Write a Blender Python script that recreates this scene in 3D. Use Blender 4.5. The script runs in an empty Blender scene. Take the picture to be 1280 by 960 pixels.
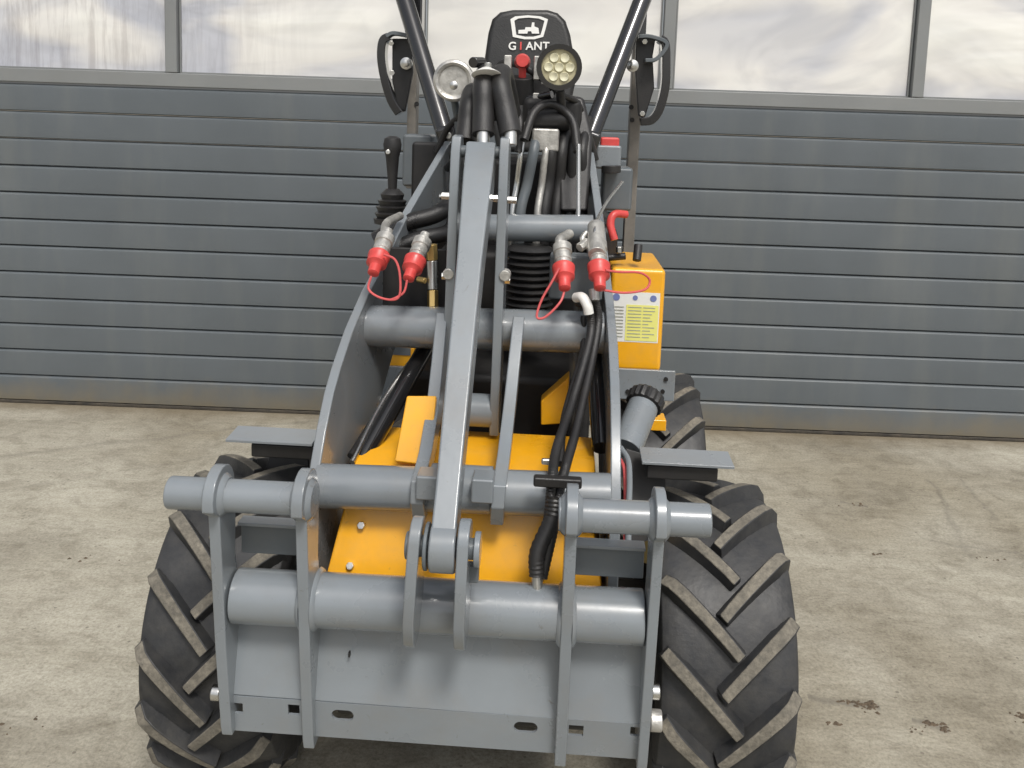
import bpy, bmesh, math, random
from mathutils import Vector, Matrix, Euler
S = bpy.context.scene
col = S.collection
rnd = random.Random(7)
R = math.radians

# ------------------------------------------------------------------ camera
F, PX, PY = 1100.0, 640.0, 285.0
CAM = Vector((0.15, -1.87, 1.43))
ROT = (Matrix.Rotation(R(3.0), 3, 'Z') @ Matrix.Rotation(R(90 - 7.0), 3, 'X') @ Matrix.Rotation(R(1.95), 3, 'Z'))
cd = bpy.data.cameras.new('camera'); cam = bpy.data.objects.new('camera', cd); col.objects.link(cam)
cam.matrix_world = Matrix.Translation(CAM) @ ROT.to_4x4()
cd.sensor_width = 36; cd.lens = 36 * F / 1280; cd.shift_y = -(480 - PY) / 1280
cd.clip_start = 0.05; cd.clip_end = 600
S.camera = cam

# ------------------------------------------------------------------ light
w = bpy.data.worlds.new('World'); S.world = w; w.use_nodes = True
nt = w.node_tree; bg = nt.nodes['Background']
sky = nt.nodes.new('ShaderNodeTexSky'); sky.sky_type = 'NISHITA'; sky.sun_disc = False
SUN_EL, SUN_ROT = 55, 160          # sun high, behind and a little right of the camera
sky.sun_elevation = R(SUN_EL); sky.sun_rotation = R(SUN_ROT); sky.dust_density = 4; sky.air_density = 1.0; sky.ozone_density = 1
hs = nt.nodes.new('ShaderNodeHueSaturation'); hs.inputs['Saturation'].default_value = 0.32
nt.links.new(sky.outputs[0], hs.inputs['Color']); nt.links.new(hs.outputs[0], bg.inputs[0])
bg.inputs[1].default_value = 0.12
sl = bpy.data.lights.new('sun', 'SUN'); sl.energy = 1.9; sl.angle = R(12); sl.color = (1, .96, .9)
so = bpy.data.objects.new('sun', sl); col.objects.link(so)
az = R(SUN_ROT)
sd = Vector((math.sin(az) * math.cos(R(SUN_EL)), math.cos(az) * math.cos(R(SUN_EL)), math.sin(R(SUN_EL))))
so.rotation_euler = (-sd).to_track_quat('-Z', 'Y').to_euler()
S.view_settings.view_transform = 'Standard'; S.view_settings.look = 'None'; S.view_settings.gamma = 1
S.view_settings.exposure = 0.25

# ------------------------------------------------------------------ helpers
def at(px, py, y):
    """world point at depth y seen at photograph pixel (px, py): used to take measurements off the photograph"""
    d = ROT @ Vector(((px - PX) / F, -(py - PY) / F, -1)); t = (y - CAM.y) / d.y
    return CAM + t * d
def ground_at(px, py):
    d = ROT @ Vector(((px - PX) / F, -(py - PY) / F, -1)); t = -CAM.z / d.z
    return CAM + t * d

def N(nt, t, **k):
    n = nt.nodes.new(t)
    for a, b in k.items():
        if a in ('operation', 'blend_type', 'data_type', 'noise_dimensions', 'feature', 'distance', 'interpolation_type', 'wave_type', 'bands_direction', 'clamp'): setattr(n, a, b)
        else: n.inputs[a].default_value = b
    return n
def mat(name, c, rough=.5, metal=0, var=.12, vscale=6, bump=0.0, bscale=150, dust=0.0, dustc=(.30, .26, .20), coat=0, spec=.5, rvar=.12, chips=0):
    m = bpy.data.materials.new(name); m.use_nodes = True
    nt = m.node_tree; L = nt.links; b = nt.nodes['Principled BSDF']
    b.inputs['Roughness'].default_value = rough; b.inputs['Metallic'].default_value = metal
    b.inputs['Coat Weight'].default_value = coat; b.inputs['Coat Roughness'].default_value = .1
    b.inputs['Specular IOR Level'].default_value = spec
    tc = N(nt, 'ShaderNodeNewGeometry')
    n1 = N(nt, 'ShaderNodeTexNoise', Scale=vscale, Detail=6.0, Roughness=.6); L.new(tc.outputs['Position'], n1.inputs['Vector'])
    cr = N(nt, 'ShaderNodeValToRGB'); e = cr.color_ramp.elements
    e[0].position = .3; e[1].position = .7
    e[0].color = (*[x * (1 - var) for x in c], 1); e[1].color = (*[min(1, x * (1 + var)) for x in c], 1)
    L.new(n1.outputs[0], cr.inputs[0]); out = cr.outputs[0]
    if dust:
        n2 = N(nt, 'ShaderNodeTexNoise', Scale=vscale * 3, Detail=8.0, Roughness=.7); L.new(tc.outputs['Position'], n2.inputs['Vector'])
        mr = N(nt, 'ShaderNodeMapRange'); mr.inputs[1].default_value = .35; mr.inputs[2].default_value = .85; mr.inputs[4].default_value = dust
        L.new(n2.outputs[0], mr.inputs[0])
        mx = N(nt, 'ShaderNodeMix', data_type='RGBA'); mx.inputs['B'].default_value = (*dustc, 1)
        mx.inputs[7].default_value = (*dustc, 1)
        L.new(mr.outputs[0], mx.inputs[0]); L.new(out, mx.inputs[6]); out = mx.outputs[2]
    if chips:      # small chips, rubbed spots and grime
        n3 = N(nt, 'ShaderNodeTexNoise', Scale=38.0, Detail=5.0, Roughness=.7, Distortion=.5); L.new(tc.outputs['Position'], n3.inputs['Vector'])
        m3 = N(nt, 'ShaderNodeMapRange'); m3.inputs[1].default_value = .66; m3.inputs[2].default_value = .72; m3.inputs[4].default_value = chips; L.new(n3.outputs[0], m3.inputs[0])
        x3 = N(nt, 'ShaderNodeMix', data_type='RGBA'); x3.inputs[7].default_value = (.10, .088, .075, 1); L.new(m3.outputs[0], x3.inputs[0]); L.new(out, x3.inputs[6]); out = x3.outputs[2]
        n4 = N(nt, 'ShaderNodeTexNoise', Scale=9.0, Detail=8.0, Roughness=.7); L.new(tc.outputs['Position'], n4.inputs['Vector'])
        m4 = N(nt, 'ShaderNodeMapRange'); m4.inputs[1].default_value = .48; m4.inputs[2].default_value = .8; m4.inputs[4].default_value = chips * .6; L.new(n4.outputs[0], m4.inputs[0])
        x4 = N(nt, 'ShaderNodeMix', data_type='RGBA'); x4.inputs[7].default_value = (.20, .18, .15, 1); L.new(m4.outputs[0], x4.inputs[0]); L.new(out, x4.inputs[6]); out = x4.outputs[2]
    L.new(out, b.inputs['Base Color'])
    mr2 = N(nt, 'ShaderNodeMapRange'); mr2.inputs[1].default_value = .3; mr2.inputs[2].default_value = .7
    mr2.inputs[3].default_value = max(0, rough - rvar); mr2.inputs[4].default_value = min(1, rough + rvar)
    L.new(n1.outputs[0], mr2.inputs[0]); L.new(mr2.outputs[0], b.inputs['Roughness'])
    if bump:
        nb = N(nt, 'ShaderNodeTexNoise', Scale=bscale, Detail=4.0); L.new(tc.outputs['Position'], nb.inputs['Vector'])
        bp = N(nt, 'ShaderNodeBump', Strength=bump, Distance=.002); L.new(nb.outputs[0], bp.inputs['Height']); L.new(bp.outputs[0], b.inputs['Normal'])
    return m
M = {}
M['grey'] = mat('grey_paint', (.192, .214, .232), .28, var=.10, vscale=4, chips=.55, bump=.12, bscale=60, coat=.5, rvar=.06)
M['grey_d'] = mat('dark_grey_paint', (.10, .118, .132), .42, var=.1, bump=.1, bscale=60, dust=.15)
M['yellow'] = mat('yellow_paint', (.83, .395, .008), .36, var=.07, bump=.06, bscale=50, dust=.12, chips=.22, coat=.3)
M['black'] = mat('black_paint', (.012, .012, .013), .16, var=.2, rvar=.05, coat=.8)
M['blackm'] = mat('black_plastic', (.015, .015, .016), .45, var=.25, dust=.05, bump=.3, bscale=300)
M['hose'] = mat('black_hose', (.014, .014, .015), .36, var=.3, dust=.05, bump=.5, bscale=500)
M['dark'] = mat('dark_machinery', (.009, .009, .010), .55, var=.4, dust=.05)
M['tyre'] = mat('tyre_rubber', (.022, .0235, .0265), .58, var=.3, vscale=9, bump=.5, bscale=90, dust=.55, dustc=(.085, .08, .07))
M['lug'] = mat('dusty_lug_rubber', (.19, .172, .138), .9, var=.38, vscale=30, bump=.9, bscale=160, dust=1.0, dustc=(.05, .048, .043))
M['steel'] = mat('zinc_steel', (.62, .62, .6), .3, 1, var=.12, bump=.1)
M['brass'] = mat('brass', (.7, .5, .2), .35, 1, var=.15)
M['zincy'] = mat('white_grease_steel', (.50, .49, .46), .42, .65, var=.3, vscale=40, bump=.4, bscale=200)
M['red'] = mat('red_plastic', (.60, .06, .055), .42, var=.15, vscale=40, dust=.2, dustc=(.4,.12,.1))
M['cord'] = mat('red_cord', (.55, .09, .09), .5, var=.1)
M['vinyl'] = mat('seat_vinyl', (.022, .022, .022), .42, var=.25, bump=.4, bscale=200, dust=.12, dustc=(.09, .085, .07))
M['print'] = mat('white_print', (.75, .75, .72), .5, var=.05)
M['slat'] = mat('slat_paint', (.102, .117, .128), .40, var=.05, vscale=2.5, bump=.2, bscale=45)
M['frame'] = mat('frame_paint', (.20, .21, .21), .45, var=.06, vscale=3, dust=.1)
def door_dirt(m):
    nt = m.node_tree; L = nt.links; b = nt.nodes['Principled BSDF']; src = b.inputs['Base Color'].links[0].from_socket
    g = N(nt, 'ShaderNodeNewGeometry'); sx = N(nt, 'ShaderNodeSeparateXYZ'); L.new(g.outputs['Position'], sx.inputs[0])
    n = N(nt, 'ShaderNodeTexNoise', Scale=7.0, Detail=7.0, Roughness=.7); L.new(g.outputs['Position'], n.inputs['Vector'])
    a = N(nt, 'ShaderNodeMath', operation='MULTIPLY_ADD'); a.inputs[1].default_value = -.22; L.new(n.outputs[0], a.inputs[0]); L.new(sx.outputs[2], a.inputs[2])
    r_ = N(nt, 'ShaderNodeMapRange'); r_.inputs[1].default_value = -.10; r_.inputs[2].default_value = .03; r_.inputs[3].default_value = .8; r_.inputs[4].default_value = 0; L.new(a.outputs[0], r_.inputs[0])
    x = N(nt, 'ShaderNodeMix', data_type='RGBA'); x.inputs[7].default_value = (.17, .145, .10, 1); L.new(r_.outputs[0], x.inputs[0]); L.new(src, x.inputs[6])
    mp = N(nt, 'ShaderNodeMapping'); mp.inputs['Scale'].default_value = (3, 3, .5); L.new(g.outputs['Position'], mp.inputs[0])
    n2 = N(nt, 'ShaderNodeTexNoise', Scale=2.0, Detail=6.0, Roughness=.6); L.new(mp.outputs[0], n2.inputs['Vector'])
    r2 = N(nt, 'ShaderNodeMapRange'); r2.inputs[1].default_value = .5; r2.inputs[2].default_value = .8; r2.inputs[4].default_value = .22; L.new(n2.outputs[0], r2.inputs[0])
    y = N(nt, 'ShaderNodeMix', data_type='RGBA'); y.inputs[7].default_value = (.22, .22, .19, 1); L.new(r2.outputs[0], y.inputs[0]); L.new(x.outputs[2], y.inputs[6])
    L.new(y.outputs[2], b.inputs['Base Color'])
door_dirt(M['slat'])
M['seal'] = mat('rubber_seal', (.03, .028, .025), .7, var=.3, dust=.6, dustc=(.16, .13, .09))
M['post'] = mat('glare_post_paint', (.16, .15, .135), .45, var=.2, vscale=14, dust=.3)  # grey-brown tone carries the glare on the lower posts
M['wall'] = mat('wall_render', (.34, .34, .33), .8, var=.08, vscale=2, bump=.3)

def fin(name, me, m, parent=None, smooth=True, bev=0, ang=35, segs=2):
    if not isinstance(m, (list, tuple)): m = [m]
    for x in m: me.materials.append(M[x] if isinstance(x, str) else x)
    if smooth:
        for p in me.polygons: p.use_smooth = True
        me.set_sharp_from_angle(angle=R(ang))
    o = bpy.data.objects.new(name, me); col.objects.link(o)
    if bev:
        b = o.modifiers.new('bevel', 'BEVEL'); b.width = bev; b.segments = segs; b.limit_method = 'ANGLE'; b.angle_limit = R(40)
        b.harden_normals = True
    if parent: o.parent = parent
    return o
def fbm(name, bm, m, parent=None, **k):
    bmesh.ops.recalc_face_normals(bm, faces=bm.faces)
    me = bpy.data.meshes.new(name); bm.to_mesh(me); bm.free()
    return fin(name, me, m, parent, **k)
def tag(o, label=None, cat=None, group=None, kind=None):
    if label: o['label'] = label
    if cat: o['category'] = cat
    if group: o['group'] = group
    if kind: o['kind'] = kind
    return o

def a_box(bm, c, s, rot=None):
    Mx = Matrix.Translation(Vector(c)) @ (rot.to_4x4() if rot else Matrix()) @ Matrix.Diagonal((*s, 1))
    return bmesh.ops.create_cube(bm, size=1, matrix=Mx)['verts']
def frame_of(d, up=None):
    d = d.normalized(); up = up or (Vector((0, 0, 1)) if abs(d.z) < .9 else Vector((0, 1, 0)))
    u = d.cross(up).normalized(); v = u.cross(d).normalized()
    return u, v
def a_cyl(bm, p0, p1, r, r1=None, n=28, cap=True):
    p0, p1 = Vector(p0), Vector(p1); r1 = r if r1 is None else r1
    u, v = frame_of(p1 - p0)
    A = [bm.verts.new(p0 + r * (math.cos(a) * u + math.sin(a) * v)) for a in [2 * math.pi * i / n for i in range(n)]]
    B = [bm.verts.new(p1 + r1 * (math.cos(a) * u + math.sin(a) * v)) for a in [2 * math.pi * i / n for i in range(n)]]
    for i in range(n): bm.faces.new((A[i], A[(i + 1) % n], B[(i + 1) % n], B[i]))
    if cap: bm.faces.new(A[::-1]); bm.faces.new(B)
def a_lathe(bm, p0, d, prof, n=28, ridges=0):
    """prof: list of (distance along d, radius)"""
    p0, d = Vector(p0), Vector(d).normalized(); u, v = frame_of(d); rings = []
    for t, r in prof:
        rr = [(r * (1 + (ridges * (.5 if i % 2 else -.5)))) for i in range(n)]
        rings.append([bm.verts.new(p0 + d * t + rr[i] * (math.cos(2 * math.pi * i / n) * u + math.sin(2 * math.pi * i / n) * v)) for i in range(n)])
    for a, b in zip(rings, rings[1:]):
        for i in range(n): bm.faces.new((a[i], a[(i + 1) % n], b[(i + 1) % n], b[i]))
    bm.faces.new(rings[0][::-1]); bm.faces.new(rings[-1])
def smooth_path(pts, k=8):
    pts = [Vector(p) for p in pts]
    if len(pts) < 3: return pts
    P = [2 * pts[0] - pts[1]] + pts + [2 * pts[-1] - pts[-2]]; out = []
    for i in range(1, len(P) - 2):
        a, b, c, d = P[i - 1:i + 3]
        for j in range(k):
            t = j / k
            out.append(.5 * ((2 * b) + (c - a) * t + (2 * a - 5 * b + 4 * c - d) * t * t + (3 * b - a - 3 * c + d) * t ** 3))
    return out + [pts[-1]]
def a_tube(bm, pts, r, n=14, k=8, rib=0, ribn=2):
    ps = smooth_path(pts, k); rings = []; u = None
    for i, p in enumerate(ps):
        d = (ps[min(i + 1, len(ps) - 1)] - ps[max(i - 1, 0)]).normalized()
        if u is None: u, v = frame_of(d)
        else: v = (u.cross(d)).normalized(); u = d.cross(v).normalized()
        rr = (r[0] + (r[1] - r[0]) * i / (len(ps) - 1)) if isinstance(r, tuple) else r
        if rib and i % ribn: rr *= 1 - rib
        rings.append([bm.verts.new(p + rr * (math.cos(2 * math.pi * j / n) * u + math.sin(2 * math.pi * j / n) * v)) for j in range(n)])
    for a, b in zip(rings, rings[1:]):
        for i in range(n): bm.faces.new((a[i], a[(i + 1) % n], b[(i + 1) % n], b[i]))
    bm.faces.new(rings[0][::-1]); bm.faces.new(rings[-1])
def a_strap(bm, pts, wdt, thk, side, k=6):
    """flat bar swept along pts; `side` is the direction of its width"""
    ps = smooth_path(pts, k); side = Vector(side).normalized(); rings = []
    for i, p in enumerate(ps):
        d = (ps[min(i + 1, len(ps) - 1)] - ps[max(i - 1, 0)]).normalized(); nn = d.cross(side).normalized(); s = nn.cross(d).normalized()
        rings.append([bm.verts.new(p + a * s * wdt / 2 + b * nn * thk / 2) for a, b in ((-1, -1), (1, -1), (1, 1), (-1, 1))])
    for a, b in zip(rings, rings[1:]):
        for i in range(4): bm.faces.new((a[i], a[(i + 1) % 4], b[(i + 1) % 4], b[i]))
    bm.faces.new(rings[0][::-1]); bm.faces.new(rings[-1])
def a_prism(bm, poly, f0, f1):
    """polygon given by 2D points, f0/f1 map (a,b) to the two faces"""
    A = [bm.verts.new(f0(a, b)) for a, b in poly]; B = [bm.verts.new(f1(a, b)) for a, b in poly]
    n = len(poly)
    bm.faces.new(A[::-1]); bm.faces.new(B)
    for i in range(n): bm.faces.new((A[i], A[(i + 1) % n], B[(i + 1) % n], B[i]))
def yz_plate(name, poly, x0, x1, m, parent, bev=.003, toe=None):
    """plate standing in the y-z plane between x0 and x1; toe(y) shifts x along y"""
    bm = bmesh.new(); t = toe or (lambda y: 0)
    a_prism(bm, poly, lambda y, z: (x0 + t(y), y, z), lambda y, z: (x1 + t(y), y, z))
    return fbm(name, bm, m, parent, bev=bev)
def cyl_o(name, p0, p1, r, m, parent, r1=None, n=28, bev=.002):
    bm = bmesh.new(); a_cyl(bm, p0, p1, r, r1, n); return fbm(name, bm, m, parent, bev=bev)
def box_o(name, c, s, m, parent, rot=None, bev=.004, segs=2):
    bm = bmesh.new(); a_box(bm, c, s, rot); return fbm(name, bm, m, parent, bev=bev, segs=segs)
def tube_o(name, pts, r, m, parent, **k):
    bm = bmesh.new(); a_tube(bm, pts, r, **k); return fbm(name, bm, m, parent)
def boolean(o, cutters):
    for c in cutters:
        md = o.modifiers.new('cut', 'BOOLEAN'); md.operation = 'DIFFERENCE'; md.object = c; md.solver = 'EXACT'
    dg = bpy.context.evaluated_depsgraph_get(); dg.update()
    me = bpy.data.meshes.new_from_object(o.evaluated_get(dg))
    o.modifiers.clear(); o.data = me
    for c in cutters: bpy.data.objects.remove(c)
def arc(cy, cz, r, a0, a1, n=8):
    return [(cy + r * math.cos(R(a0 + (a1 - a0) * i / n)), cz + r * math.sin(R(a0 + (a1 - a0) * i / n))) for i in range(n + 1)]

# ------------------------------------------------------------------ ground
def concrete():
    m = bpy.data.materials.new('concrete'); m.use_nodes = True
    nt = m.node_tree; L = nt.links; b = nt.nodes['Principled BSDF']; b.inputs['Roughness'].default_value = .85
    g = N(nt, 'ShaderNodeNewGeometry'); pos = g.outputs['Position']
    def noise(s, d=6.0, r=.6, dist=0.0, sc=None):
        v = pos
        if sc:
            mp = N(nt, 'ShaderNodeMapping'); mp.inputs['Scale'].default_value = sc; L.new(pos, mp.inputs[0]); v = mp.outputs[0]
        n = N(nt, 'ShaderNodeTexNoise', Scale=s, Detail=d, Roughness=r, Distortion=dist); L.new(v, n.inputs['Vector']); return n.outputs[0]
    def ramp(x, stops):
        c = N(nt, 'ShaderNodeValToRGB'); e = c.color_ramp.elements
        e[0].position, e[0].color = stops[0][0], (*stops[0][1], 1); e[1].position, e[1].color = stops[-1][0], (*stops[-1][1], 1)
        for p, cc in stops[1:-1]: q = e.new(p); q.color = (*cc, 1)
        L.new(x, c.inputs[0]); return c.outputs[0]
    def mix(a, b_, f, bt='MIX'):
        x = N(nt, 'ShaderNodeMix', data_type='RGBA', blend_type=bt)
        if isinstance(f, float): x.inputs[0].default_value = f
        else: L.new(f, x.inputs[0])
        for s, v in ((6, a), (7, b_)):
            if isinstance(v, tuple): x.inputs[s].default_value = (*v, 1)
            else: L.new(v, x.inputs[s])
        return x.outputs[2]
    def mth(op, a, b_=0.0, c=None):
        x = N(nt, 'ShaderNodeMath', operation=op)
        for i, v in enumerate((a, b_, c)):
            if v is None: continue
            if isinstance(v, (int, float)): x.inputs[i].default_value = v
            else: L.new(v, x.inputs[i])
        return x.outputs[0]
    base = ramp(noise(1.6, 8.0, .62, .4), [(.22, (.255, .238, .198)), (.5, (.345, .325, .272)), (.78, (.42, .40, .338))])
    blot = ramp(noise(9, 8.0, .72, .8), [(.3, (.62, .60, .57)), (.52, (1, 1, 1)), (.8, (1.12, 1.12, 1.12))])
    out = mix(base, blot, .8, 'MULTIPLY')
    grain = ramp(noise(110, 5.0, .8), [(.32, (.5, .48, .44)), (.5, (1, 1, 1)), (.68, (1.35, 1.35, 1.33))])
    out = mix(out, grain, .7, 'MULTIPLY')
    fine = ramp(noise(32, 6.0, .7, .2, (.55, 1.5, 1)), [(.32, (.68, .66, .62)), (.5, (1, 1, 1)), (.7, (1.16, 1.16, 1.16))])
    out = mix(out, fine, .5, 'MULTIPLY')
    streak = ramp(noise(2.2, 6.0, .65, .3, (.5, 3.2, 1)), [(.35, (.72, .7, .66)), (.55, (1, 1, 1)), (.8, (1.1, 1.1, 1.1))])
    out = mix(out, streak, .5, 'MULTIPLY')
    stain = ramp(noise(.75, 4.0, .55, .6), [(.36, (.74, .70, .62)), (.5, (1, .99, .96)), (.62, (1.08, 1.08, 1.06))])
    out = mix(out, stain, .85, 'MULTIPLY')
    # dark specks
    vo = N(nt, 'ShaderNodeTexVoronoi', Scale=26.0); L.new(pos, vo.inputs['Vector'])
    sp = mth('MULTIPLY', mth('LESS_THAN', vo.outputs['Distance'], .12), mth('GREATER_THAN', noise(5, 2.0), .56))
    out = mix(out, (.10, .085, .065), mth('MULTIPLY', sp, .55))
    # moss and dirt along the foot of the door
    sx = N(nt, 'ShaderNodeSeparateXYZ'); L.new(pos, sx.inputs[0]); X, Y = sx.outputs[0], sx.outputs[1]
    dd = mth('SUBTRACT', mth('MULTIPLY_ADD', X, .0377, 2.184), Y)
    foot = N(nt, 'ShaderNodeMapRange'); foot.inputs[1].default_value = .0; foot.inputs[2].default_value = .16; foot.inputs[3].default_value = .75; foot.inputs[4].default_value = 0
    L.new(mth('ADD', dd, mth('MULTIPLY', mth('SUBTRACT', noise(7, 5.0), .5), .22)), foot.inputs[0])
    out = mix(out, (.15, .12, .075), foot.outputs[0])
    # curved wheel scuffs and a hairline crack on the right
    wob = mth('MULTIPLY', mth('SUBTRACT', noise(3, 4.0), .5), .16); wobf = mth('MULTIPLY', mth('SUBTRACT', noise(25, 4.0), .5), .02)
    pts = [(1165, 600, 1195, 665, .012, .30), (1195, 665, 1215, 700, .012, .18), (1150, 672, 1290, 700, .008, .28), (1210, 600, 1245, 650, .010, .28), (1050, 628, 1085, 634, .008, .4), (0, 570, 400, 525, .02, .22), (0, 615, 330, 560, .014, .14), (1010, 872, 1100, 884, .016, .5), (1140, 896, 1186, 910, .012, .5)]
    for x0, y0, x1, y1, wd, st in pts:
        a, c = ground_at(x0, y0), ground_at(x1, y1); d = c - a; ln = d.length; d /= ln
        u = mth('ADD', mth('MULTIPLY', mth('SUBTRACT', X, a.x), d.x), mth('MULTIPLY', mth('SUBTRACT', Y, a.y), d.y))
        v = mth('ADD', mth('MULTIPLY', mth('SUBTRACT', X, a.x), -d.y), mth('MULTIPLY', mth('SUBTRACT', Y, a.y), d.x))
        v = mth('ABSOLUTE', mth('ADD', mth('ADD', v, wob), wobf))
        k = N(nt, 'ShaderNodeMapRange', interpolation_type='SMOOTHSTEP'); k.inputs[1].default_value = 0; k.inputs[2].default_value = wd * 1.6; k.inputs[3].default_value = st; k.inputs[4].default_value = 0
        L.new(v, k.inputs[0])
        f = mth('MULTIPLY', k.outputs[0], mth('MULTIPLY', mth('GREATER_THAN', u, 0.0), mth('LESS_THAN', u, ln)))
        out = mix(out, (.11, .10, .085), f)
    L.new(out, b.inputs['Base Color'])
    h = mth('ADD', mth('MULTIPLY', noise(60, 5.0, .7), .6), noise(8, 4.0))
    bp = N(nt, 'ShaderNodeBump', Strength=.5, Distance=.006); L.new(h, bp.inputs['Height']); L.new(bp.outputs[0], b.inputs['Normal'])
    return m
bm = bmesh.new()
v = [bm.verts.new(p) for p in ((-250, -250, 0), (250, -250, 0), (250, 250, 0), (-250, 250, 0))]; bm.faces.new(v)
g = fbm('ground', bm, concrete(), smooth=False); tag(g, 'worn tan grey concrete yard in front of the door', kind='structure')

# crumbs of dirt on the concrete
bm = bmesh.new()
for (px, py, n, sx, sy) in ((1084, 882, 40, .014, .010), (1062, 877, 14, .016, .004), (1165, 905, 22, .018, .007), (1178, 912, 8, .006, .005), (1040, 905, 8, .010, .004), (1272, 895, 10, .012, .014),
                            (1065, 631, 8, .03, .008), (1096, 692, 6, .02, .006), (1140, 910, 6, .01, .008), (1240, 700, 6, .03, .01), (30, 905, 6, .03, .02), (120, 700, 5, .06, .02)):
    c = ground_at(px, py)
    for i in range(n):
        p = Vector((c.x + rnd.gauss(0, sx), c.y + rnd.gauss(0, sy), .002)); r = rnd.uniform(.0015, .006)
        vs = []
        k = 6; a0 = rnd.random() * 6
        for j in range(k):
            a = a0 + 6.283 * j / k; rr = r * rnd.uniform(.6, 1.3); vs.append(bm.verts.new(p + Vector((rr * math.cos(a) * 1.4, rr * math.sin(a), -.002))))
        t = bm.verts.new(p + Vector((0, 0, r * .55)))
        for j in range(k): bm.faces.new((vs[j], vs[(j + 1) % k], t))
M['dirt'] = mat('dirt', (.10, .075, .05), .9, var=.4, vscale=60)
tag(fbm('dirt_crumbs', bm, 'dirt', smooth=False), 'brown crumbs of dirt scattered on the concrete', 'dirt', kind='stuff')

# ------------------------------------------------------------------ garage door
DX0, DX1 = -2.78, 2.88
door = bpy.data.objects.new('garage_door', None); col.objects.link(door)
door.location = (0, 2.184, 0); door.rotation_euler = (0, 0, math.atan(.0377))
tag(door, 'wide grey sectional garage door with ribbed slats and a row of milky windows with painted cloud reflections behind the loader', 'garage door')
bm = bmesh.new(); pit = .1255; segs = 40
prof = [(.0, .010), (.002, -.001), (.004, -.004), (.030, -.0052), (.062, -.0045), (.098, -.0052), (.1125, -.0042), (.1195, .002), (.1235, .010), (.1235, .04), (.0, .04)]
rows = []
for i in range(segs + 1):
    x = DX0 + (DX1 - DX0) * i / segs
    rows.append([bm.verts.new((x, y, z)) for z, y in prof])
for a, b in zip(rows, rows[1:]):
    for j in range(len(prof)): bm.faces.new((a[j], a[(j + 1) % len(prof)], b[(j + 1) % len(prof)], b[j]))
bm.faces.new(rows[0]); bm.faces.new(rows[-1][::-1])
slat0 = fbm('slat', bm, 'slat', door, ang=25)
slat0.location.z = .016
for k in list(range(1, 12)) + list(range(18, 22)):
    s = slat0.copy(); col.objects.link(s); s.parent = door; s.location.z = .016 + k * pit + (0 if k < 13 else .05)
box_o('bottom_seal', ((DX0 + DX1) / 2, .018, .0085), (DX1 - DX0, .05, .013), 'seal', door, bev=.002)
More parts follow.
